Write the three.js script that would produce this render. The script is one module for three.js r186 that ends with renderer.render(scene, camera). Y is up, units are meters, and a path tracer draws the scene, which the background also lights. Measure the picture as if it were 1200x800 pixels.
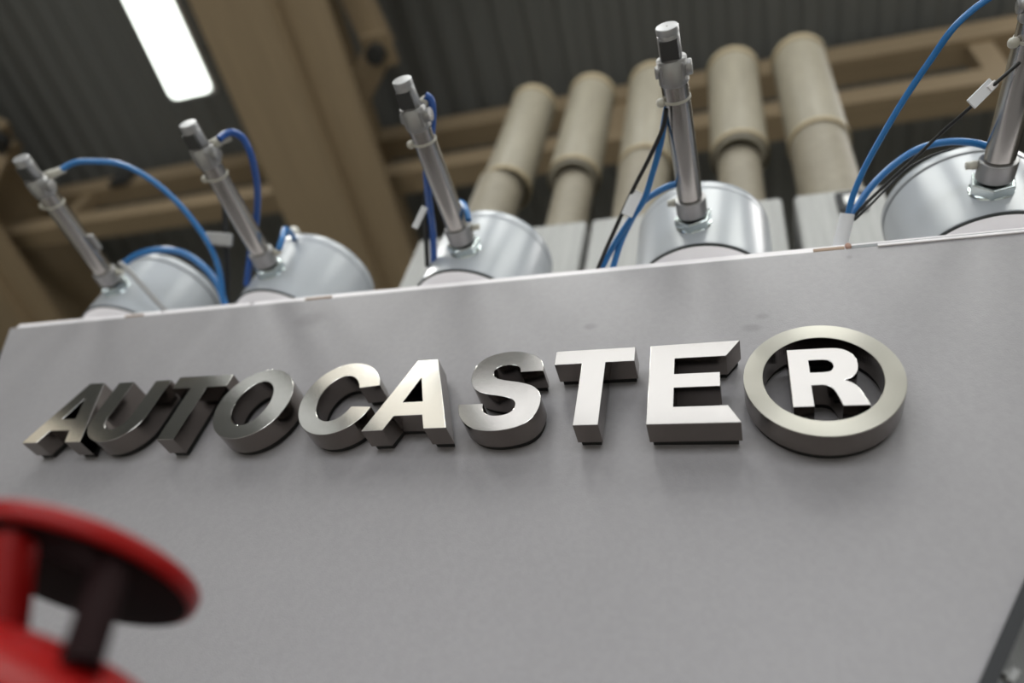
import * as THREE from 'three';
import { mergeGeometries } from 'three/addons/utils/BufferGeometryUtils.js';
import { RoundedBoxGeometry } from 'three/addons/geometries/RoundedBoxGeometry.js';
import { RectAreaLightUniformsLib } from 'three/addons/lights/RectAreaLightUniformsLib.js';

// ---------------------------------------------------------------- camera, light, exposure
// Origin: foot plane of the letter faces at the lower left of the letter E. x along the machine, y up, z out of the front panel.
const scene = new THREE.Scene();
const camera = new THREE.PerspectiveCamera(2 * THREE.MathUtils.radToDeg(Math.atan(400 / 810)), 1.5, 0.05, 60);
camera.matrixAutoUpdate = true;
camera.position.set(0.11842, -0.60972, 0.67743);
camera.quaternion.setFromRotationMatrix(new THREE.Matrix4().makeBasis(new THREE.Vector3(0.94711, 0.18144, -0.26469), new THREE.Vector3(0.06219, 0.70542, 0.70605), new THREE.Vector3(0.31483, -0.68517, 0.65683)));
camera.focus = 0.93;
camera.userData.fStop = 1.4;
scene.add(camera);

const renderer = new THREE.WebGLRenderer({ antialias: true });
renderer.toneMapping = THREE.LinearToneMapping;
renderer.toneMappingExposure = 0.95;
renderer.shadowMap.enabled = true;
RectAreaLightUniformsLib.init();
scene.background = new THREE.Color(0x000000);

const LAMP_RADIANCE = 25, LAMP_GLOW = 3, ROOFLIGHT_RADIANCE = 0.5, ROOFLIGHT_GLOW = 0.38, WINDOW_RADIANCE = 4.5, WINDOW_GLOW = 1;  // rooflights and wall windows are unseen, added sources
const roofY = (z) => 4.2 + 0.176 * (z + 1);         // underside of the pitched roof, 10 degrees
const PITCH = Math.atan(0.176);

// ---------------------------------------------------------------- helpers
const PI = Math.PI;
let seed = 7;
const rnd = () => { seed = (seed * 1664525 + 1013904223) >>> 0; return seed / 4294967296; };
const V = (a) => new THREE.Vector3(a[0], a[1], a[2]);
const used = {};
function numbered(n) { const k = used[n] = (used[n] ?? -1) + 1; return k ? `${n}_${String(k).padStart(3, '0')}` : n; }
function mesh(name, g, m, parent) {
  const o = new THREE.Mesh(Array.isArray(g) ? mergeGeometries(g.map((q) => (q.index ? q.toNonIndexed() : q))) : g, m);
  o.name = parent ? name : numbered(name);
  o.castShadow = o.receiveShadow = true;
  (parent || scene).add(o);
  return o;
}
function thing(name, label, category, p = [0, 0, 0], group) {
  const o = new THREE.Group(); o.name = numbered(name); o.position.set(...p);
  o.userData = { label, category }; if (group) o.userData.group = group;
  scene.add(o); return o;
}
function struct(name, g, m) { const o = mesh(name, g, m); o.userData.kind = 'structure'; return o; }
const box = (w, h, d, x = 0, y = 0, z = 0) => new THREE.BoxGeometry(w, h, d).translate(x, y, z);
const rbox = (w, h, d, r, x = 0, y = 0, z = 0) => new RoundedBoxGeometry(w, h, d, 2, r).translate(x, y, z);
// lathe about +z: profile of [radius, z]
function latheZ(prof, n = 48) { return new THREE.LatheGeometry(prof.map(([r, z]) => new THREE.Vector2(r, z)), n).rotateX(PI / 2); }
function latheY(prof, n = 64) { return new THREE.LatheGeometry(prof.map(([r, y]) => new THREE.Vector2(r, y)), n); }
function tube(pts, r, n = 64, k = 10, closed = false) { return new THREE.TubeGeometry(new THREE.CatmullRomCurve3(pts.map((p) => (p.isVector3 ? p : V(p))), closed, 'centripetal'), n, r, k, closed); }
function bar(a, b, w, d, roll = 0) {               // a box from a to b
  const A = V(a), B = V(b), L = A.distanceTo(B);
  const g = new THREE.BoxGeometry(w, d, L).rotateZ(roll);
  const m = new THREE.Matrix4().lookAt(B, A, new THREE.Vector3(0, 1, 0)); m.setPosition(A.clone().add(B).multiplyScalar(0.5));
  return g.applyMatrix4(m);
}

// ---------------------------------------------------------------- textures: grain and wear only
function noiseGrid(n, cell, s) {                    // tileable value noise 0..1
  const r = []; let q = s; for (let i = 0; i < cell * cell; i++) { q = (q * 1664525 + 1013904223) >>> 0; r.push(q / 4294967296); }
  const sm = (t) => t * t * (3 - 2 * t);
  return (u, v) => {
    const x = u / n * cell, y = v / n * cell, x0 = Math.floor(x), y0 = Math.floor(y), fx = sm(x - x0), fy = sm(y - y0);
    const at = (i, j) => r[((j % cell + cell) % cell) * cell + ((i % cell + cell) % cell)];
    return (at(x0, y0) * (1 - fx) + at(x0 + 1, y0) * fx) * (1 - fy) + (at(x0, y0 + 1) * (1 - fx) + at(x0 + 1, y0 + 1) * fx) * fy;
  };
}
function dataTex(n, fn, rep, srgb = false) {
  const d = new Uint8Array(n * n * 4);
  for (let y = 0; y < n; y++) for (let x = 0; x < n; x++) { const c = fn(x, y); const a = Array.isArray(c) ? c : [c, c, c]; const i = 4 * (y * n + x); for (let k = 0; k < 3; k++) d[i + k] = Math.max(0, Math.min(255, a[k] * 255)); d[i + 3] = 255; }
  const t = new THREE.DataTexture(d, n, n); t.wrapS = t.wrapT = THREE.RepeatWrapping; t.magFilter = THREE.LinearFilter; t.minFilter = THREE.LinearFilter;
  t.repeat.set(...rep); if (srgb) t.colorSpace = THREE.SRGBColorSpace; t.needsUpdate = true; return t;
}
const n8 = noiseGrid(256, 8, 11), n24 = noiseGrid(256, 24, 5), n96 = noiseGrid(256, 96, 3), n128 = noiseGrid(256, 128, 17);
const mottle = (x, y) => 0.45 * n8(x, y) + 0.3 * n24(x, y) + 0.25 * n96(x, y);
const SMUDGES = [[0.532, 2.24, 0.013, 0.008], [0.548, 2.263, 0.009, 0.006], [0.678, 2.379, 0.004, 0.004], [0.294, 2.267, 0.01, 0.007], [-0.25, 2.34, 0.03, 0.02]];
const panelColour = dataTex(1024, (x, y) => {           // covers 2.6 m: fine grain, faint smudges
  let k = 0.94 + 0.05 * (0.4 * n8(x / 4, y / 4) + 0.3 * n24(x / 4, y / 4)) + 0.03 * n128(x, y);
  const u = (x / 1024 - 0.5) * 2.6, v = y / 1024 * 2.6;
  for (const [sx, sy, rx, ry] of SMUDGES) { const q = ((u - sx) / rx) ** 2 + ((v - sy) / ry) ** 2; if (q < 4) k -= 0.09 * Math.exp(-q * q); }
  return [k, k, k];
}, [1 / 2.6, 1 / 2.6], true);
panelColour.offset.set(0.5, 0);
const panelBump = dataTex(256, (x, y) => 0.5 * n128(x, y) + 0.5 * n96(x, y), [9, 9]);
const grainBump = dataTex(256, (x, y) => 0.55 * n8(x, y) + 0.3 * n24(x, y) + 0.15 * n96(x, y), [5, 5]);
const roughMap = dataTex(256, (x, y) => 0.75 + 0.25 * mottle(x, y), [7, 7]);
const concreteMap = dataTex(256, (x, y) => { const k = 0.8 + 0.2 * mottle(x, y); return [k, k, k * 0.98]; }, [0.5, 0.5], true);
const dirtMap = dataTex(256, (x, y) => { const k = 0.86 + 0.14 * mottle(x, y); return [k, k * 0.99, k * 0.97]; }, [2, 2], true);

// ---------------------------------------------------------------- materials
const lin = (r, g, b) => new THREE.Color().setRGB(r, g, b);
const std = (o) => new THREE.MeshStandardMaterial(o), phy = (o) => new THREE.MeshPhysicalMaterial(o);
const M = {
  panel: phy({ color: lin(0.325, 0.314, 0.327), roughness: 0.46, metalness: 0.15, map: panelColour, bumpMap: panelBump, bumpScale: 0.00015 }),
  steelFace: std({ color: lin(0.64, 0.625, 0.6), metalness: 1, roughness: 0.14, roughnessMap: roughMap, bumpMap: grainBump, bumpScale: 0.00003 }),
  steelRing: phy({ color: lin(0.43, 0.415, 0.37), metalness: 1, roughness: 0.4, anisotropy: 0.8, anisotropyRotation: Math.PI / 2 }),
  steelSide: std({ color: lin(0.22, 0.195, 0.178), metalness: 1, roughness: 0.16 }),
  stud: std({ color: lin(0.3, 0.3, 0.3), metalness: 1, roughness: 0.4 }),
  can: phy({ color: lin(0.38, 0.405, 0.44), roughness: 0.4, clearcoat: 0.55, clearcoatRoughness: 0.2 }),
  canBottom: std({ color: lin(0.9, 0.88, 0.91), roughness: 0.5 }),
  gasket: std({ color: lin(0.02, 0.025, 0.025), roughness: 0.5 }),
  seam: std({ color: lin(0.22, 0.23, 0.24), roughness: 0.5 }),
  alu: std({ color: lin(0.34, 0.335, 0.335), metalness: 0.9, roughness: 0.42 }),
  aluBright: std({ color: lin(0.42, 0.42, 0.43), metalness: 0.75, roughness: 0.42 }),
  barrel: std({ color: lin(0.41, 0.39, 0.37), metalness: 1, roughness: 0.24 }),
  zinc: std({ color: lin(0.62, 0.68, 0.68), metalness: 1, roughness: 0.2 }),
  dark: std({ color: lin(0.03, 0.03, 0.03), roughness: 0.45 }),
  nylon: phy({ color: lin(0.62, 0.6, 0.53), roughness: 0.45, transmission: 0.25, thickness: 0 }),
  hose: phy({ color: lin(0.008, 0.15, 0.43), roughness: 0.3, clearcoat: 0.4, clearcoatRoughness: 0.2 }),
  hoseDark: phy({ color: lin(0.005, 0.07, 0.32), roughness: 0.3, clearcoat: 0.4, clearcoatRoughness: 0.2 }),
  cable: std({ color: lin(0.008, 0.008, 0.009), roughness: 0.4 }),
  tag: std({ color: lin(0.72, 0.73, 0.76), roughness: 0.5 }),
  tagGrey: std({ color: lin(0.36, 0.36, 0.36), roughness: 0.5 }),
  whiteStrip: std({ color: lin(0.85, 0.82, 0.84), roughness: 0.5 }),
  tape: std({ color: lin(0.32, 0.22, 0.15), roughness: 0.6 }),
  rubber: std({ color: lin(0.02, 0.021, 0.024), roughness: 0.7 }),
  black: std({ color: lin(0.007, 0.007, 0.007), roughness: 0.8 }),
  red: phy({ color: lin(0.27, 0.005, 0.005), roughness: 0.35, specularIntensity: 0.5 }),
  redShaded: phy({ color: lin(0.009, 0.002, 0.0025), roughness: 0.8, specularIntensity: 0.25 }),  // near-black red, shade put into the colour: ring underside, opening, one post
  cream: std({ color: lin(0.36, 0.275, 0.175), roughness: 0.6, map: dirtMap }),
  duct: std({ color: lin(0.36, 0.33, 0.265), roughness: 0.5, map: dirtMap }),
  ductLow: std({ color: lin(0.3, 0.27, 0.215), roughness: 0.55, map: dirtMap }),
  ductRim: std({ color: lin(0.36, 0.29, 0.18), roughness: 0.6 }),
  drum: std({ color: lin(0.42, 0.43, 0.44), roughness: 0.5, map: dirtMap }),
  roof: std({ color: lin(0.122, 0.124, 0.117), roughness: 0.6, metalness: 0 }),
  wall: std({ color: lin(0.4, 0.39, 0.36), roughness: 0.8, map: dirtMap }),
  floor: std({ color: lin(0.6, 0.58, 0.55), roughness: 0.7, map: concreteMap }),
  lampHousing: std({ color: lin(0.5, 0.5, 0.5), roughness: 0.5 }),
  lampGlow: std({ color: lin(0.8, 0.8, 0.8), roughness: 0.5, emissive: lin(0.93, 1, 0.92), emissiveIntensity: LAMP_GLOW }),
};

// ---------------------------------------------------------------- hall
const HALL = { x0: -15, x1: 9, z0: -9, z1: 11, y0: -2.1 };
struct('floor', box(HALL.x1 - HALL.x0, 0.2, HALL.z1 - HALL.z0, (HALL.x0 + HALL.x1) / 2, HALL.y0 - 0.1, (HALL.z0 + HALL.z1) / 2), M.floor);
const WH = 9.4, wy = HALL.y0 + WH / 2;
struct('wall_back', box(HALL.x1 - HALL.x0, WH, 0.2, (HALL.x0 + HALL.x1) / 2, wy, HALL.z0 - 0.1), M.wall);
struct('wall_front', box(HALL.x1 - HALL.x0, WH, 0.2, (HALL.x0 + HALL.x1) / 2, wy, HALL.z1 + 0.1), M.wall);
struct('wall_left', box(0.2, WH, HALL.z1 - HALL.z0, HALL.x0 - 0.1, wy, (HALL.z0 + HALL.z1) / 2), M.wall);
struct('wall_right', box(0.2, WH, HALL.z1 - HALL.z0, HALL.x1 + 0.1, wy, (HALL.z0 + HALL.z1) / 2), M.wall);
{ // trapezoid-profiled roof sheet
  const s = new THREE.Shape(), p = 0.22; s.moveTo(HALL.x0, 0.2);
  for (let x = HALL.x0; x < HALL.x1 - 1e-6; x += p) { s.lineTo(x, 0); s.lineTo(x + 0.08, 0); s.lineTo(x + 0.11, 0.025); s.lineTo(x + 0.19, 0.025); }
  s.lineTo(HALL.x1, 0); s.lineTo(HALL.x1, 0.2); s.closePath();
  const L = (HALL.z1 - HALL.z0) / Math.cos(PITCH) + 0.2;
  const g = new THREE.ExtrudeGeometry(s, { depth: L, bevelEnabled: false });
  const o = struct('ceiling', g, M.roof); o.rotation.x = -PITCH; o.position.set(0, roofY(HALL.z0), HALL.z0);
}
// unseen frosted rooflights, added as bright patches for the steel letters to reflect
const roofFrame = (o, x, z, drop) => { o.position.set(x, roofY(z) - drop, z); o.rotation.x = -PITCH; };
let win = 0;
function unseenRooflight(x, z, w, d, colour, k = 1) {
  const m = std({ color: lin(0.7, 0.7, 0.7), roughness: 0.6, emissive: lin(...colour), emissiveIntensity: ROOFLIGHT_GLOW * k });
  const o = mesh(`window_${++win}`, box(w, 0.03, d), m); o.userData.kind = 'structure'; roofFrame(o, x, z, 0.03);
  for (const k of [-1, 1]) { mesh('window_frame', box(w + 0.08, 0.06, 0.04, 0, 0, k * (d / 2 + 0.02)), M.lampHousing, o); mesh('window_frame', box(0.04, 0.06, d, k * (w / 2 + 0.02), 0, 0), M.lampHousing, o); }
  const l = new THREE.RectAreaLight(lin(...colour), ROOFLIGHT_RADIANCE * k, w, d);
  l.position.set(x, roofY(z) - 0.06, z); l.lookAt(x, roofY(z) - 1.06, z + 0.176); scene.add(l);
}
unseenRooflight(-0.2, 6.1, 4.2, 2.9, [1, 0.985, 1]);
unseenRooflight(-2.95, 6.65, 1.2, 1.8, [1, 0.985, 1]);
unseenRooflight(-4.85, 6.1, 1.6, 2.9, [1, 0.93, 0.76], 0.95);
unseenRooflight(-6.7, 6.1, 1.0, 2.9, [0.95, 1, 0.97], 0.42);
unseenRooflight(-12.9, 6.6, 2.2, 2.4, [1, 0.9, 0.7], 0.9);
unseenRooflight(2.75, -1.15, 1.2, 1.4, [1, 0.99, 0.97], 8);  // unseen, placed for the bright streaks on the canisters
// unseen glowing windows added behind the viewer for soft frontal fill
for (const x of [-6.8, -2.5, 2, 6.2]) {
  const w = 3.6, h = 3.0, y = 1.6, z = HALL.z1 - 0.03;
  const o = mesh(`window_${++win}`, box(w, h, 0.04), std({ color: lin(0.6, 0.62, 0.65), roughness: 0.5, emissive: lin(0.95, 0.98, 1), emissiveIntensity: WINDOW_GLOW })); o.userData.kind = 'structure'; o.position.set(x, y, z);
  for (const k of [-1, 0, 1]) mesh('mullion', box(0.06, h + 0.06, 0.08, k * w / 2, 0, -0.02), M.lampHousing, o);
  for (const k of [-1, 1]) mesh('rail', box(w, 0.06, 0.08, 0, k * h / 2, -0.02), M.lampHousing, o);
  const l = new THREE.RectAreaLight(lin(0.95, 0.98, 1), WINDOW_RADIANCE, w, h);
  l.position.set(x, y, z - 0.08); l.lookAt(x, y, z - 1); scene.add(l);
}

// strip lamps under the roof
function ceilingLight(x, z, label, yaw = 0, w = 0.34, len = 1.5, k = 1) {
  const t = thing('ceiling_light', label, 'lamp', [x, roofY(z) - 0.75, z], 'strip lamps under the roof');
  t.rotation.order = 'YXZ'; t.rotation.set(-PITCH, yaw, 0);
  mesh('housing', rbox(w + 0.03, 0.05, len + 0.03, 0.01, 0, 0.035, 0), M.lampHousing, t);
  const s = new THREE.Shape(), r = 0.06, a = w / 2, b = len / 2;
  s.moveTo(-a + r, -b); s.lineTo(a - r, -b); s.quadraticCurveTo(a, -b, a, -b + r); s.lineTo(a, b - r); s.quadraticCurveTo(a, b, a - r, b); s.lineTo(-a + r, b); s.quadraticCurveTo(-a, b, -a, b - r); s.lineTo(-a, -b + r); s.quadraticCurveTo(-a, -b, -a + r, -b);
  mesh('diffuser', new THREE.ExtrudeGeometry(s, { depth: 0.02, bevelEnabled: false, curveSegments: 6 }).rotateX(PI / 2).translate(0, 0.01, 0), M.lampGlow, t);
  for (const k of [-1, 1]) mesh('hanger', box(0.012, 0.7, 0.012, 0, 0.41, k * len * 0.35), M.dark, t);
  const l = new THREE.RectAreaLight(lin(1, 0.99, 0.96), LAMP_RADIANCE * k, w, len);
  l.position.copy(t.position).add(new THREE.Vector3(0, -0.03, 0)); l.lookAt(l.position.x, l.position.y - 1, l.position.z + 0.176); l.rotateZ(0); scene.add(l);
}
ceilingLight(-3.41, 0.05, 'white strip lamp glowing beside the wide roof rafter');
for (const [x, z, label] of [  // unseen broad lamps, added to light the panel and hall softly
  [4.6, -0.2, 'added broad lamp far to the right, out of the frame'], [-3.4, 2.9, 'added broad lamp behind the viewer, in line with the visible lamp'],
  [-1.1, 2.1, 'added broad lamp behind the viewer, facing the letter S'], [2.7, 1.9, 'added broad lamp behind the viewer, right of the ring letter'],
  [0.8, 2.1, 'added broad lamp behind the viewer, facing the letter R']]) ceilingLight(x, z, label, 0, 1.1, 2.4, 0.21);

// truss along x: two chords and uprights
{
  const t = thing('roof_truss', 'cream steel truss of two long chords under the roof', 'truss', [0, 3.3, -1.45]);
  mesh('lower_chord', box(23, 0.16, 0.16, -3, 0, 0), M.cream, t);
  mesh('upper_chord', box(23, 0.2, 0.16, -3, 0.55, 0), M.cream, t);
  mesh('clamp', rbox(0.2, 0.16, 0.06, 0.02, -4.82 + 0.0, 0.52, 0.1), M.dark, t);
  for (const x of [-9, -7.4, -5.2, -0.55, 1.5, 3.5, 6]) mesh('upright', box(0.12, 0.4, 0.1, x, 0.27, 0), M.cream, t);
}
function rafter(x, z0, z1, w, label) {
  const zc = (z0 + z1) / 2, L = (z1 - z0) / Math.cos(PITCH);
  const t = thing('roof_rafter', label, 'beam', [x, roofY(zc) - 1.2, zc]);
  t.rotation.x = -PITCH;
  mesh('bottom_flange', box(w * 0.62, 0.05, L, -w * 0.19, 0.025, 0), M.cream, t);
  mesh('web', box(w * 0.2, 0.9, L, -w * 0.05, 0.5, 0), M.cream, t);
  mesh('side_flange', box(w * 0.4, 0.05, L, w * 0.3, 0.12, 0), M.cream, t);
  mesh('side_web', box(0.05, 0.16, L, w * 0.12, 0.09, 0), M.cream, t);
}
rafter(-2.39, -4.5, 3.6, 0.78, 'wide cream roof rafter running overhead beside the strip lamp');
rafter(-5.86, -6, 3.6, 0.78, 'cream roof rafter at far left behind the machine corner');
// the point where the line from p through q meets the roof
const toRoof = (p, q) => { const d = q.map((v, i) => v - p[i]), u = (roofY(p[2]) - 0.06 - p[1]) / (d[1] - 0.176 * d[2]); return p.map((v, i) => v + u * d[i]); };
{
  const t = thing('truss_brace', 'cream diagonal brace with bolted gusset beside the wide rafter', 'brace');
  const node = [-1.896, 3.476, -0.641], a = [-2.061, 3.722, -0.154], b = [-2.317, 3.338, -1.041];
  mesh('strut', bar(node, toRoof(node, a), 0.17, 0.1), M.cream, t);
  mesh('strut', bar(node, b, 0.17, 0.1), M.cream, t);
  mesh('gusset', bar([node[0] - 0.09, node[1] - 0.03, node[2]], [node[0] + 0.09, node[1] - 0.03, node[2]], 0.2, 0.06), M.cream, t);
  mesh('bolt', new THREE.CylinderGeometry(0.06, 0.06, 0.08, 12).translate(node[0], node[1] - 0.09, node[2]), M.dark, t);
}
{
  const t = thing('truss_brace', 'brown brace end with dark bolt at the left edge', 'brace');
  const node = [-5.418, 3.655, -0.746], a = [-6.042, 3.727, -0.371], b = [-5.773, 3.132, -1.122];
  mesh('strut', bar(node, a, 0.2, 0.12), M.cream, t);
  mesh('strut', bar(node, b, 0.2, 0.12), M.cream, t);
  mesh('bolt', new THREE.CylinderGeometry(0.09, 0.09, 0.1, 12).translate(node[0], node[1] - 0.1, node[2]), M.dark, t);
}

// row of cream ducts standing behind the machine
const ducts = [
  [-0.68, false, 'leftmost cream duct of the five behind the machine'],
  [-0.42, true, 'cream duct with open sleeve end, second from left'],
  [-0.165, false, 'middle cream duct, partly behind an air cylinder'],
  [0.15, true, 'cream duct with open sleeve end, second from right'],
  [0.395, false, 'rightmost cream duct with small square plate low down'],
];
ducts.forEach(([x, open, label], i) => {
  const dx = [-0.075, 0.005, -0.012, -0.012, -0.005][i];
  const t = thing('duct', label, 'duct', [x, HALL.y0, -0.61], 'cream ducts behind the machine');
  const Y = (y) => y - HALL.y0, r = 0.094;
  mesh('drum', rbox(0.222, Y(1.13), 0.22, 0.012, dx, Y(1.13) / 2, 0), M.drum, t);
  const rp = open ? 0.07 : 0.088;
  mesh('pipe', latheY([[rp, Y(1.12)], [rp, Y(open ? 1.54 : 1.57)]], 40).translate(dx * 0.3, 0, open ? -0.02 : 0), M.ductLow, t);
  if (open) { const q = mesh('sleeve', latheY([[0.001, Y(1.75)], [0.05, Y(1.75)], [0.05, Y(1.55)], [r, Y(1.55)], [r, Y(2.2)], [0.001, Y(2.21)]], 40), M.duct, t); }
  else mesh('sleeve', latheY([[0.001, Y(1.56)], [r, Y(1.56)], [r, Y(2.2)], [0.001, Y(2.21)]], 40), M.duct, t);
  mesh('rim', latheY([[r - 0.01, Y(2.18)], [r + 0.006, Y(2.18)], [r + 0.006, Y(2.215)], [r - 0.01, Y(2.215)]], 40), M.ductRim, t);
  mesh('rim', latheY([[r - 0.004, Y(1.55)], [r + 0.002, Y(1.55)], [r + 0.002, Y(1.57)], [r - 0.004, Y(1.57)]], 40), M.ductRim, t);
  if (i === 4) { const q = mesh('plate', rbox(0.07, 0.085, 0.012, 0.004, 0.02, Y(1.06), 0.115), M.rubber, t); mesh('plate_window', box(0.035, 0.04, 0.006, 0.02, Y(1.06), 0.121), M.stud, q); }
});

// ---------------------------------------------------------------- machine
const PZ = -0.047, CX = -0.4, TOP = 0.3, HW = 1.088, SL = 0.62;
{
  const t = thing('machine_housing', 'grey sheet metal machine front, wider at the top, carrying the letters', 'machine', [CX, HALL.y0, PZ]);
  const Y = (y) => y - HALL.y0;
  const b = -0.95, hwb = HW - SL * (TOP - b);
  const s = new THREE.Shape(); s.moveTo(-HW, Y(TOP)); s.lineTo(-hwb, Y(b)); s.lineTo(hwb, Y(b)); s.lineTo(HW, Y(TOP)); s.closePath();
  const g = new THREE.ExtrudeGeometry(s, { depth: 0.003, bevelEnabled: true, bevelSize: 0.0012, bevelThickness: 0.0012, bevelSegments: 2 }).translate(0, 0, -0.0042);
  mesh('front_panel', g, M.panel, t);
  const s2 = new THREE.Shape(); s2.moveTo(-HW + 0.02, Y(TOP - 0.09)); s2.lineTo(-hwb + 0.02, Y(b)); s2.lineTo(hwb - 0.02, Y(b)); s2.lineTo(HW - 0.02, Y(TOP - 0.09)); s2.closePath();
  mesh('hopper_body', new THREE.ExtrudeGeometry(s2, { depth: 0.4, bevelEnabled: false }).translate(0, 0, -0.408), M.black, t);
  // rubber seal along the right edge
  const e0 = [HW + 0.007, Y(TOP), -0.004], e1 = [hwb + 0.007, Y(b), -0.004];
  mesh('edge_seal', bar(e0, e1, 0.017, 0.012), M.rubber, t);
  mesh('edge_seal', bar([-e0[0] + 0.002, e0[1], -0.012], [-e1[0] + 0.002, e1[1], -0.012], 0.01, 0.01), M.rubber, t);
  // side guard behind the right edge
  mesh('side_guard', bar([HW + 0.2, Y(TOP - 0.2), -0.12], [hwb + 0.2, Y(b), -0.12], 0.36, 0.05), M.black, t);
  for (const k of [-1, 1]) mesh('leg', rbox(0.08, Y(b) + 0.02, 0.08, 0.008, k * 0.26, (Y(b) + 0.02) / 2, -0.15), M.rubber, t);
  // white deck plates under the canisters, their front edges showing above the panel
  for (const [x0, x1] of [[-1.485, -1.06], [-1.055, -0.83], [-0.82, 0.28], [0.285, 0.68]]) mesh('deck_plate', rbox(x1 - x0, 0.03, 0.35, 0.002, (x0 + x1) / 2 - CX, Y(TOP + 0.006), -0.182), M.whiteStrip, t);
  for (const [x0, x1, h] of [[-0.69, -0.63, 0.005], [-1.15, -1.1, 0.005], [0.232, 0.276, 0.007]]) mesh('tape_strip', rbox(x1 - x0, h, 0.004, 0.001, (x0 + x1) / 2 - CX, Y(TOP) + 0.007, -0.0035), M.tape, t);
  mesh('grey_gap_strip', rbox(0.395, 0.0075, 0.003, 0.001, 0.4825 - CX, Y(TOP) + 0.0075, -0.004), M.seam, t);
  mesh('film_edge', rbox(0.33, 0.0055, 0.003, 0.001, 0.485 - CX, Y(TOP) + 0.0002, 0.0015), M.whiteStrip, t);
  const k = new THREE.SphereGeometry(0.006, 14, 10).scale(0.8, 1.2, 0.6).translate(0.281 - CX, Y(TOP) + 0.008, -0.001);
  mesh('tape_lump', k, std({ color: lin(0.35, 0.2, 0.15), roughness: 0.6 }), t);
}
{
  const p = [0.329, -0.316, -0.06];
  const o = mesh('connector_block', [rbox(0.014, 0.008, 0.012, 0.002), rbox(0.005, 0.005, 0.014, 0.001, -0.002, 0.006, 0)], M.tagGrey); o.position.set(...p); o.rotation.z = 0.9;
  o.userData = { label: 'small pale connector block in the dark gap at lower right', category: 'connector' };
}

// ---------------------------------------------------------------- the word: block letters in millimetres
const mm = (pts) => pts.map(([x, y]) => new THREE.Vector2(x / 1000, y / 1000));
function poly(pts, S = THREE.Shape) { const s = new S(); mm(pts).forEach((p, i) => (i ? s.lineTo(p.x, p.y) : s.moveTo(p.x, p.y))); s.closePath(); return s; }
// runs of [x, y] joined by straight lines; a run flagged true is a smooth curve
function runs(list, S = THREE.Shape) {
  const s = new S(); let first = true;
  for (const [smooth, pts] of list) {
    const q = mm(pts);
    if (first) s.moveTo(q[0].x, q[0].y); else s.lineTo(q[0].x, q[0].y);
    first = false;
    if (smooth) new THREE.SplineCurve(q).getPoints(q.length * 6).slice(1).forEach((p) => s.lineTo(p.x, p.y)); else q.slice(1).forEach((p) => s.lineTo(p.x, p.y));
  }
  s.closePath(); return s;
}
const arc = (cx, cy, rx, ry, a0, a1, n = 40) => Array.from({ length: n + 1 }, (_, i) => { const a = THREE.MathUtils.degToRad(a0 + (a1 - a0) * i / n); return [cx + rx * Math.cos(a), cy + ry * Math.sin(a)]; });
const DEPTH = 0.036;
const shapeA = () => { const s = poly([[0, -70], [34, -70], [43.5, -45], [88.5, -45], [98, -70], [132, -70], [83, 63], [49, 63]]); s.holes.push(poly([[50, -20], [82, -20], [66, 27]], THREE.Path)); return s; };
const shapeT = () => poly([[0, 68], [112, 68], [112, 42], [72.5, 42], [72.5, -67], [39.5, -67], [39.5, 42], [0, 42]]);
const shapeU = () => poly([[0, 57], [0, -20], ...arc(58.5, -20, 58.5, 55, 180, 360), [117, 57], [83.5, 57], [83.5, -20], ...arc(58.5, -20, 25, 30, 360, 180), [33.5, 57]]);
const shapeO = () => { const s = poly(arc(67, -3.5, 67, 71, 0, 357, 90)); s.holes.push(poly(arc(65.5, -3.5, 33, 45, 0, 357, 70), THREE.Path)); return s; };
const shapeC = () => poly([...arc(65, 0, 65, 71, 17, 343, 90), ...arc(63, -1, 33, 45, 337, 24, 60)]);
const shapeS = () => runs([[true, [[114, 34], [110.5, 50], [99, 64], [78, 73], [54, 75.5], [28, 69], [12, 54], [7, 34], [11, 15], [21, 2], [40, -6], [63, -11], [77, -16.5], [83.5, -25], [82, -36], [73, -43], [57, -45], [44, -41], [38, -33], [36, -23]]], [true, [[0, -23], [5, -41], [17, -57], [35, -67.5], [58, -71], [81, -68.5], [101, -61], [114, -47], [119, -27], [116, -9], [105, 5], [85, 13.5], [59, 19.5], [45, 25], [40, 35], [44, 44.5], [56, 49], [70, 47.5], [78, 42], [81, 34]]]]);
const shapeE = () => poly([[0, 70], [116, 71], [98, 44], [32.5, 44], [32.5, 16], [89.5, 16], [89.5, -8], [32.5, -8], [32.5, -39.5], [98, -39.5], [112, -66.5], [0, -66.5]]);
const shapeR = () => { const s = runs([[false, [[0, 48], [46, 48]]], [true, [[46, 48], [60, 46.5], [71, 40], [77, 29], [78, 17], [75.5, 6], [69, -2], [60, -6.5]]], [true, [[62, -7], [69, -12], [74.5, -21], [82, -46]]], [true, [[53.5, -46], [50.5, -33], [47, -22], [42.5, -15.5], [36, -13], [30, -13]]], [false, [[23, -13], [23, -46], [0, -46]]]]); s.holes.push(runs([[false, [[23, 29], [40, 29]]], [true, [[40, 29], [48, 26.5], [51.5, 18], [48, 9.5], [40, 7]]], [false, [[23, 7]]]], THREE.Path)); return s; };
const shapeRing = () => { const s = poly(arc(0, 0, 90, 90, 0, 358, 140)); s.holes.push(poly(arc(0, 0, 67.5, 67.5, 0, 358, 120), THREE.Path)); return s; };
const ringFace = () => latheZ([[0.0675, -0.0008], [0.068, 0], [0.0895, 0], [0.09, -0.0008]], 128);
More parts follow.
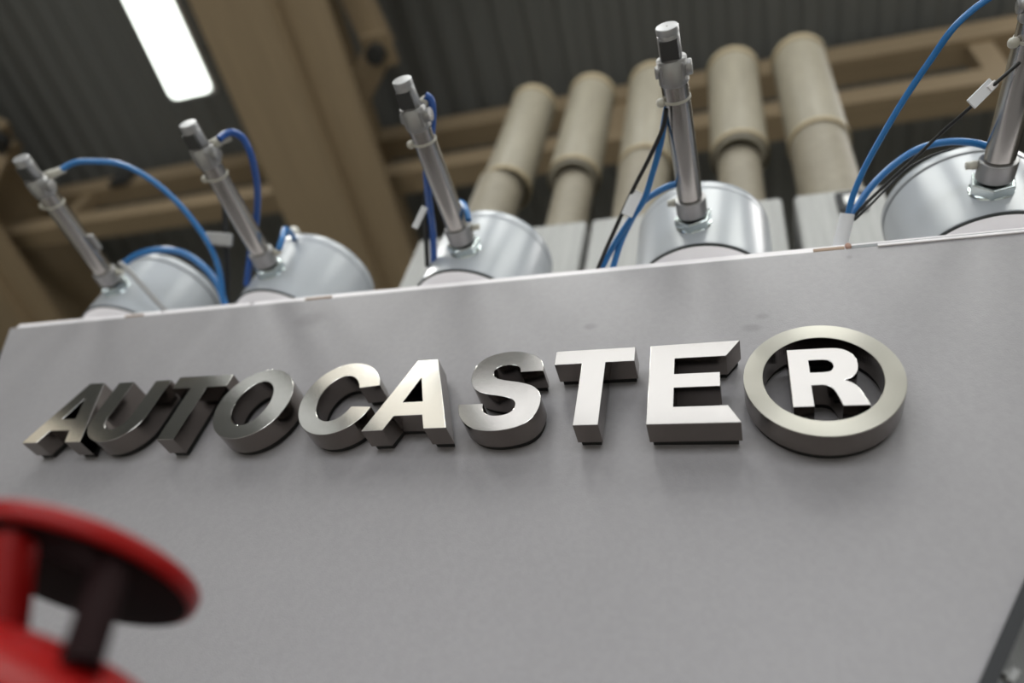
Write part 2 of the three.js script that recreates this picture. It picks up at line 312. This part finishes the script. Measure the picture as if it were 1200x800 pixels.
function letter(name, shape, x, y, label, tilt = [0, 0], faceM = M.steelFace, dx = 0, category = 'letter') {
  const t = thing(name, label, category, [x, y, PZ]);
  t.rotation.set(tilt[0], tilt[1], 0);
  const z1 = -PZ, z0 = z1 - DEPTH;
  mesh('face', faceM === M.steelRing ? ringFace().translate(0, 0, z1) : new THREE.ExtrudeGeometry(shape, { depth: 0.0006, bevelEnabled: true, bevelThickness: 0.0004, bevelSize: 0.0004, bevelOffset: -0.0004, bevelSegments: 2, curveSegments: 24 }).translate(dx, 0, z1 - 0.001), faceM, t);
  mesh('side_return', new THREE.ExtrudeGeometry(shape, { depth: DEPTH - 0.0015, bevelEnabled: false, curveSegments: 24 }).translate(dx, 0, z0), M.steelSide, t);
  mesh('spacer', new THREE.ExtrudeGeometry(shape, { depth: z0 - 0.0004, bevelEnabled: true, bevelThickness: 0, bevelSize: 0, bevelOffset: -0.0035, bevelSegments: 1, curveSegments: 24 }).translate(dx, 0, 0.0004), M.black, t);
  return t;
}
const D = (a, b) => [a * PI / 180, b * PI / 180];
letter('letter_a', shapeA(), -1.059, -0.004, 'brushed steel letter A, first of the word on grey panel', D(0, 0));
letter('letter_u', shapeU(), -0.939, 0, 'dark brushed steel letter U beside the first A', D(0, 0));
letter('letter_t', shapeT(), -0.806, -0.006, 'dark brushed steel letter T between the U and the O', D(0, 0));
letter('letter_o', shapeO(), -0.686, 0, 'brushed steel letter O with a closed oval opening', D(0, 0));
letter('letter_c', shapeC(), -0.529, 0, 'brushed steel letter C with a bright upper tip', D(0, 0));
letter('letter_a', shapeA(), -0.400, 0.004, 'cream-shining steel letter A between the C and the S', D(0, -1.3));
letter('letter_s', shapeS(), -0.262, 0, 'brushed steel letter S, dark above and bright below', D(0, 0));
letter('letter_t', shapeT(), -0.133, 0.002, 'bright white-shining steel letter T between S and E', D(0, 0));
letter('letter_e', shapeE(), 0, 0, 'bright steel letter E with slanted arm ends', D(0, 0));
letter('letter_r', shapeR(), 0.1715, 0, 'bright steel letter R inside the steel ring', D(0, 0));
letter('steel_ring', shapeRing(), 0.2075, 0, 'flat brushed steel ring around the letter R', D(0, 0), M.steelRing, 0, 'ring');

// ---------------------------------------------------------------- canisters and air cylinders
const CANS = [
  [-1.285, 0, 'leftmost grey canister with a blue hose over its top'],
  [-0.845, 4, 'grey canister second from left with a white plug'],
  [-0.402, 4, 'middle grey canister behind the letters C and A'],
  [0.057, 0, 'grey canister above the letters T and E'],
  [0.507, 0, 'rightmost grey canister with ridged lid, cut by frame'],
];
const CR = 0.127, CY0 = 0.37, CY1 = 0.572, CZ = -0.19, DECK = 0.321, RY = 0.436;
CANS.forEach(([x, tilt, label]) => {
  const t = thing('canister', label, 'canister', [x, DECK, CZ], 'grey canisters along the machine top');
  const y0 = CY0 - DECK, y1 = CY1 - DECK;
  t.rotation.z = -tilt * PI / 180;
  mesh('body', latheY([[CR - 0.003, y0 + 0.004], [CR, y0 + 0.007], [CR, y1 - 0.03], [CR - 0.002, y1 - 0.029], [CR - 0.002, y1 - 0.026], [CR, y1 - 0.025], [CR, y1 - 0.006], [CR - 0.006, y1], [0.001, y1]], 96), M.can, t);
  mesh('gasket', latheY([[0.05, y0 + 0.001], [CR - 0.001, y0], [CR + 0.0008, y0 + 0.003], [CR - 0.004, y0 + 0.006]], 96), M.gasket, t);
  mesh('bottom_plate', latheY([[0.001, y0 - 0.03], [0.05, y0 - 0.027], [0.085, y0 - 0.019], [0.108, y0 - 0.01], [CR - 0.0035, y0 - 0.001], [CR - 0.0035, y0 + 0.003], [0.001, y0 + 0.003]], 96), M.canBottom, t);
  if (x < -1 || x > 0.4) mesh('lid_seam', latheY([[CR - 0.001, y1 - 0.026], [CR + 0.001, y1 - 0.0255], [CR + 0.001, y1 - 0.0225], [CR - 0.001, y1 - 0.022]], 96), M.seam, t);
  mesh('outlet', latheY([[0.05, tilt ? 0.0045 : 0.0005], [0.05, y0 - 0.02]], 40), M.drum, t);
});
// air cylinder lying along +z, its thread in the canister wall at z = 0
const RODS = [
  [-1.283, 0.27, 'leftmost air cylinder, nearly end of the row'],
  [-0.843, 0.21, 'air cylinder second from left, under the strip lamp'],
  [-0.386, 0.03, 'middle air cylinder pointing out of the row'],
  [0.0505, 0, 'air cylinder above the letters T and E'],
  [0.503, 0.03, 'rightmost air cylinder, cut off by the frame'],
];
const hexNut = (r, h) => { const s = new THREE.Shape(); for (let k = 0; k < 6; k++) { const a = k * PI / 3; k ? s.lineTo(r * Math.cos(a), r * Math.sin(a)) : s.moveTo(r, 0); } s.closePath(); return new THREE.ExtrudeGeometry(s, { depth: h - 0.004, bevelEnabled: true, bevelThickness: 0.002, bevelSize: 0.002, bevelSegments: 2 }).translate(0, 0, 0.002); };
RODS.forEach(([x, yaw, label], i) => {
  const z0 = -0.064;
  const t = thing('air_cylinder', label, 'cylinder', [x, RY, z0], 'air cylinders on the canisters');
  t.rotation.y = (yaw ? Math.atan([0.10, 0.06, 0.01, -0.018, 0.035][i]) : Math.atan(-0.018));
  mesh('washer', latheZ([[0.012, -0.012], [0.031, -0.012], [0.031, 0.002], [0.012, 0.002]]), M.zinc, t);
  mesh('hex_nut', hexNut(0.0305, 0.018).rotateZ(0.3), M.zinc, t);
  mesh('rod_thread', latheZ([[0.018, 0.018], [0.018, 0.024]]), M.dark, t);
  mesh('rear_head', latheZ([[0.001, 0.022], [0.025, 0.022], [0.0262, 0.024], [0.0262, 0.052], [0.0245, 0.054], [0.001, 0.054]]), M.alu, t);
  mesh('barrel', latheZ([[0.019, 0.053], [0.0195, 0.056], [0.0208, 0.057], [0.0208, 0.27]]), M.barrel, t);
  const h = mesh('front_head', [latheZ([[0.0208, 0.262], [0.0225, 0.264], [0.0225, 0.3], [0.001, 0.3]]), rbox(0.036, 0.036, 0.03, 0.003, 0, 0, 0.283), latheZ([[0.001, -0.0065], [0.011, -0.0065], [0.012, -0.005], [0.012, 0.005], [0.011, 0.0065], [0.001, 0.0065]], 24).rotateY(PI / 2).translate(0.022, 0.001, 0.282), latheZ([[0.001, -0.005], [0.0095, -0.005], [0.0095, 0.005], [0.001, 0.005]], 24).rotateY(PI / 2).translate(-0.021, 0.001, 0.282)], M.alu, t);
  mesh('end_cap', [latheZ([[0.001, 0.299], [0.0165, 0.299], [0.0165, 0.332]]), latheZ([[0.0165, 0.331], [0.0165, 0.3365], [0.0155, 0.337], [0.0155, 0.3385], [0.0167, 0.339], [0.0167, 0.347], [0.0155, 0.3485], [0.001, 0.3485]])], M.aluBright, t);
  mesh('cap_slot', box(0.026, 0.008, 0.028, 0, -0.0127, 0.318), M.dark, t);
  const tie = mesh('cable_tie', latheZ([[0.0206, 0.235], [0.0218, 0.2355], [0.0218, 0.2395], [0.0206, 0.24]]), M.nylon, t);
  mesh('tie_head', rbox(0.014, 0.014, 0.014, 0.006, -0.0235, -0.008, 0.2375), M.nylon, tie);
  if (i < 3) mesh('port_fitting', latheZ([[0.001, 0], [0.0095, 0], [0.0095, 0.016], [0.008, 0.017], [0.008, i === 2 ? 0.022 : 0.038], [0.001, i === 2 ? 0.022 : 0.038]], 20).rotateY(PI / 2).translate(0.019, 0, 0).rotateZ(i === 2 ? 1 : 0.8).translate(0, 0, 0.295), M.nylon, t);
  mesh('port_fitting', latheZ([[0.001, 0], [0.007, 0], [0.007, 0.008], [0.006, 0.009], [0.006, 0.016], [0.001, 0.016]], 20).rotateY(i === 4 ? -PI / 2 : i === 3 ? -PI / 2 : PI / 2).rotateX(-0.3).translate(i >= 3 ? -0.024 : 0.024, 0.008, 0.042), M.nylon, t);
  if (i === 0) { mesh('reed_switch', rbox(0.014, 0.012, 0.04, 0.003, 0.024, 0.006, 0.13), M.alu, t); }
});
{
  const o = mesh('plug', latheZ([[0.001, 0], [0.013, 0], [0.013, 0.012], [0.01, 0.016], [0.001, 0.016]], 24), std({ color: lin(0.8, 0.78, 0.72), roughness: 0.4 }));
  o.position.set(...[-0.877, 0.611, -0.09]); o.rotation.x = 0.25; o.userData = { label: 'small white plug on the second canister from left', category: 'plug' };
}

// ---------------------------------------------------------------- hoses and cables
function hose(name, label, pts, r, m, group) { const t = thing(name, label, name === 'air_hose' ? 'hose' : 'cable', [0, 0, 0], group); mesh(name === 'air_hose' ? 'tube' : 'sheath', tube(pts, r, 90, 12), m, t); return t; }
hose('air_hose', 'blue hose arching from the leftmost air cylinder', [[-1.183, 0.444, 0.239], [-1.175, 0.455, 0.24], [-1.16, 0.467, 0.239], [-1.13, 0.483, 0.226], [-1.095, 0.497, 0.206], [-1.057, 0.5, 0.169], [-1.016, 0.49, 0.111], [-0.984, 0.469, 0.046], [-0.964, 0.446, 0.003], [-0.955, 0.419, -0.038], [-0.955, 0.38, -0.089]], 0.006, M.hose);
hose('air_hose', 'blue hose curving over the leftmost canister', [[-1.223, 0.452, -0.008], [-1.191, 0.465, 0], [-1.135, 0.476, 0], [-1.076, 0.474, -0.014], [-1.023, 0.453, -0.043], [-0.987, 0.423, -0.076], [-0.966, 0.386, -0.109]], 0.0075, M.hose);
hose('grey_cable', 'grey cable running down the front of the leftmost canister', [[-1.209, 0.43, 0.008], [-1.193, 0.423, -0.003], [-1.169, 0.407, -0.025], [-1.141, 0.387, -0.057], [-1.11, 0.368, -0.104]], 0.0055, M.tagGrey);
const tagA = hose('sensor_cable', 'black cable with grey flag between the two left cylinders', [[-0.947, 0.539, 0.057], [-0.956, 0.491, -0.005], [-0.966, 0.445, -0.064], [-0.979, 0.399, -0.119]], 0.0065, M.cable);
{ const p = [-0.95, 0.466, 0.013]; const g = rbox(0.058, 0.028, 0.012, 0.003); const q = mesh('cable_flag', g, M.tagGrey, tagA); q.position.set(...p); q.quaternion.copy(camera.quaternion); q.rotateZ(-0.08); }
hose('air_hose', 'dark blue hose bowing behind the second air cylinder', [[-0.789, 0.449, 0.238], [-0.783, 0.462, 0.239], [-0.774, 0.474, 0.236], [-0.764, 0.479, 0.222], [-0.761, 0.475, 0.195], [-0.775, 0.476, 0.151], [-0.798, 0.477, 0.104], [-0.84, 0.473, 0.038], [-0.885, 0.45, -0.03], [-0.905, 0.412, -0.08]], 0.0068, M.hoseDark);
hose('air_hose', 'short blue hose stub on the second cylinder base', [[-0.783, 0.424, -0.004], [-0.781, 0.445, 0.004], [-0.796, 0.489, 0.001], [-0.806, 0.511, -0.021], [-0.846, 0.56, -0.076]], 0.0065, M.hose);
hose('air_hose', 'blue hose hidden behind the middle air cylinder', [[-0.364, 0.459, 0.242], [-0.357, 0.46, 0.234], [-0.359, 0.453, 0.212], [-0.371, 0.438, 0.177], [-0.408, 0.448, 0.109], [-0.433, 0.455, 0.033], [-0.447, 0.453, -0.024], [-0.462, 0.428, -0.093]], 0.0068, M.hoseDark);
const tagB = hose('sensor_cable', 'black cable with pale flag behind the middle cylinder', [[-0.424, 0.461, 0.076], [-0.443, 0.457, 0.033], [-0.459, 0.449, -0.02], [-0.475, 0.426, -0.089]], 0.005, M.cable);
{ const q = mesh('cable_flag', rbox(0.012, 0.045, 0.004, 0.0015), M.tag, tagB); q.position.set(...[-0.445, 0.422, 0.029]); q.quaternion.copy(camera.quaternion); q.rotateZ(-0.45); }
hose('air_hose', 'short bright blue hose stub on the middle cylinder base', [[-0.354, 0.427, 0.006], [-0.359, 0.444, 0.014], [-0.38, 0.485, 0.009], [-0.399, 0.504, -0.001], [-0.428, 0.531, -0.032]], 0.006, M.hose);
hose('air_hose', 'blue hose hanging from the tie above the letter T', [[0.034, 0.43, 0.174], [0.026, 0.427, 0.148], [0.013, 0.42, 0.104], [-0.005, 0.409, 0.06], [-0.025, 0.395, 0.019], [-0.05, 0.384, -0.007], [-0.076, 0.369, -0.034], [-0.108, 0.345, -0.075]], 0.0052, M.hose);
hose('air_hose', 'blue hose leaving the cylinder base above letter T', [[0.035, 0.441, 0.017], [0.016, 0.437, 0.017], [-0.008, 0.427, 0.012], [-0.03, 0.415, 0.004], [-0.048, 0.397, -0.013], [-0.069, 0.372, -0.039], [-0.093, 0.341, -0.087]], 0.0056, M.hose);
const tagC = hose('sensor_cable', 'black cable with white flag above the letter T', [[0.031, 0.411, 0.17], [0.024, 0.411, 0.144], [-0.006, 0.409, 0.091], [-0.037, 0.392, 0.048], [-0.061, 0.374, 0.012], [-0.088, 0.353, -0.028], [-0.116, 0.33, -0.072]], 0.0036, M.cable);
{ const q = mesh('cable_flag', rbox(0.019, 0.045, 0.003, 0.001), M.tag, tagC); q.position.set(...[-0.04, 0.377, 0.031]); q.quaternion.copy(camera.quaternion); q.rotateZ(-0.42); }
const big = hose('air_hose', 'long blue hose arching up out of the top right corner', [[0.283, 0.362, -0.062], [0.288, 0.37, -0.04], [0.295, 0.38, -0.011], [0.31, 0.393, 0.027], [0.334, 0.407, 0.073], [0.362, 0.42, 0.122], [0.391, 0.429, 0.169], [0.419, 0.435, 0.211], [0.462, 0.452, 0.233], [0.512, 0.466, 0.241]], 0.0047, M.hose);
{ const q = mesh('white_sleeve', tube([[0.275, 0.344, -0.078], [0.28, 0.355, -0.063], [0.286, 0.368, -0.046], [0.289, 0.375, -0.036]], 0.011, 20, 14), M.tag, big); }
hose('air_hose', 'blue hose curving over the rightmost canister', [[0.287, 0.373, -0.053], [0.302, 0.388, -0.04], [0.324, 0.411, -0.02], [0.36, 0.437, 0.001], [0.399, 0.454, 0.015], [0.441, 0.462, 0.015], [0.477, 0.463, 0.006], [0.505, 0.459, -0.007]], 0.0056, M.hose);
const tagD = hose('sensor_cable', 'thin black cable with white label at the rightmost cylinder', [[0.292, 0.365, -0.048], [0.304, 0.374, -0.034], [0.346, 0.395, -0.001], [0.38, 0.406, 0.027], [0.412, 0.415, 0.058], [0.443, 0.409, 0.097], [0.472, 0.413, 0.128], [0.506, 0.424, 0.154]], 0.0025, M.cable);
{ const q = mesh('cable_label', rbox(0.044, 0.0165, 0.0025, 0.001), M.tag, tagD); q.position.set(...[0.454, 0.404, 0.12]); q.quaternion.copy(camera.quaternion); q.rotateZ(0.78);
  const q2 = mesh('cable_label_end', rbox(0.014, 0.009, 0.0035, 0.001), M.whiteStrip, tagD); q2.position.set(...[0.468, 0.412, 0.125]); q2.quaternion.copy(camera.quaternion); q2.rotateZ(0.76); }
hose('sensor_cable', 'black cable lying on the rim of the rightmost canister', [[0.3, 0.379, -0.053], [0.325, 0.397, -0.04], [0.354, 0.42, -0.024], [0.381, 0.441, -0.012], [0.418, 0.463, -0.007], [0.454, 0.478, -0.008]], 0.002, M.cable);

// ---------------------------------------------------------------- red gas cylinder in the foreground
{
  const c = [-0.301, -0.461, 0.348], r = 0.077, tilt = 0.02;
  const t = thing('gas_cylinder', 'blurred red gas cylinder with collar ring on posts, nearest the camera', 'gas cylinder', c);
  // it leans a little
  t.quaternion.setFromAxisAngle(new THREE.Vector3(0, 0, 1).applyQuaternion(camera.quaternion).setY(0).normalize(), tilt);
  const yd = -0.043, ground = (HALL.y0 - c[1]) / Math.cos(tilt) + 0.016;
  // the ring's opening sits off centre, towards the viewer
  const ringShape = (ro, ri) => { const q = new THREE.Shape(); q.absarc(0, 0, ro, 0, 2 * PI); const hole = new THREE.Path(); hole.absarc(0.0223, -0.0293, ri, 0, 2 * PI, true); q.holes.push(hole); return q; };
  mesh('collar_ring', new THREE.ExtrudeGeometry(ringShape(r - 0.004, 0.0255), { depth: 0.004, bevelEnabled: true, bevelSize: 0.004, bevelThickness: 0.004, bevelSegments: 4, curveSegments: 48 }).rotateX(-PI / 2).translate(0, 0.004, 0), M.red, t);
  mesh('ring_underside_shade', new THREE.ExtrudeGeometry(ringShape(r - 0.005, 0.0195), { depth: 0.0012, bevelEnabled: false, curveSegments: 48 }).rotateX(-PI / 2).translate(0, -0.001, 0), M.redShaded, t);  // the shade under the ring, put in as a near-black layer
  for (const [top, foot, pr, m] of [[[0.0501, 0.0000, 0.0240], [0.0950, -0.0700, 0.0450], 0.0105, M.redShaded], [[-0.0016, 0.0000, 0.0541], [0.0124, -0.0620, 0.0250], 0.013, M.red]]) mesh('post', new THREE.TubeGeometry(new THREE.LineCurve3(V(foot), V(top)), 1, pr, 20), m, t);
  const shadeLining = new THREE.Shape(); shadeLining.absarc(0.0223, -0.0293, 0.0215, 0, 2 * PI); { const q = new THREE.Path(); q.absarc(0.0223, -0.0293, 0.0195, 0, 2 * PI, true); shadeLining.holes.push(q); }
  mesh('opening_shade_lining', new THREE.ExtrudeGeometry(shadeLining, { depth: 0.0125, bevelEnabled: false, curveSegments: 32 }).rotateX(-PI / 2), M.redShaded, t);  // dark lining added so the wall of the opening looks shaded
  const prof = []; for (let k = 0; k <= 16; k++) { const a = k / 16 * PI / 2; prof.push([Math.max(0.001, 0.12 * Math.cos(a)), yd - 0.05 + 0.05 * Math.sin(a)]); }
  mesh('dome', latheY([[0.001, ground], [0.12, ground], ...prof], 64), M.red, t);
}
renderer.render(scene, camera);
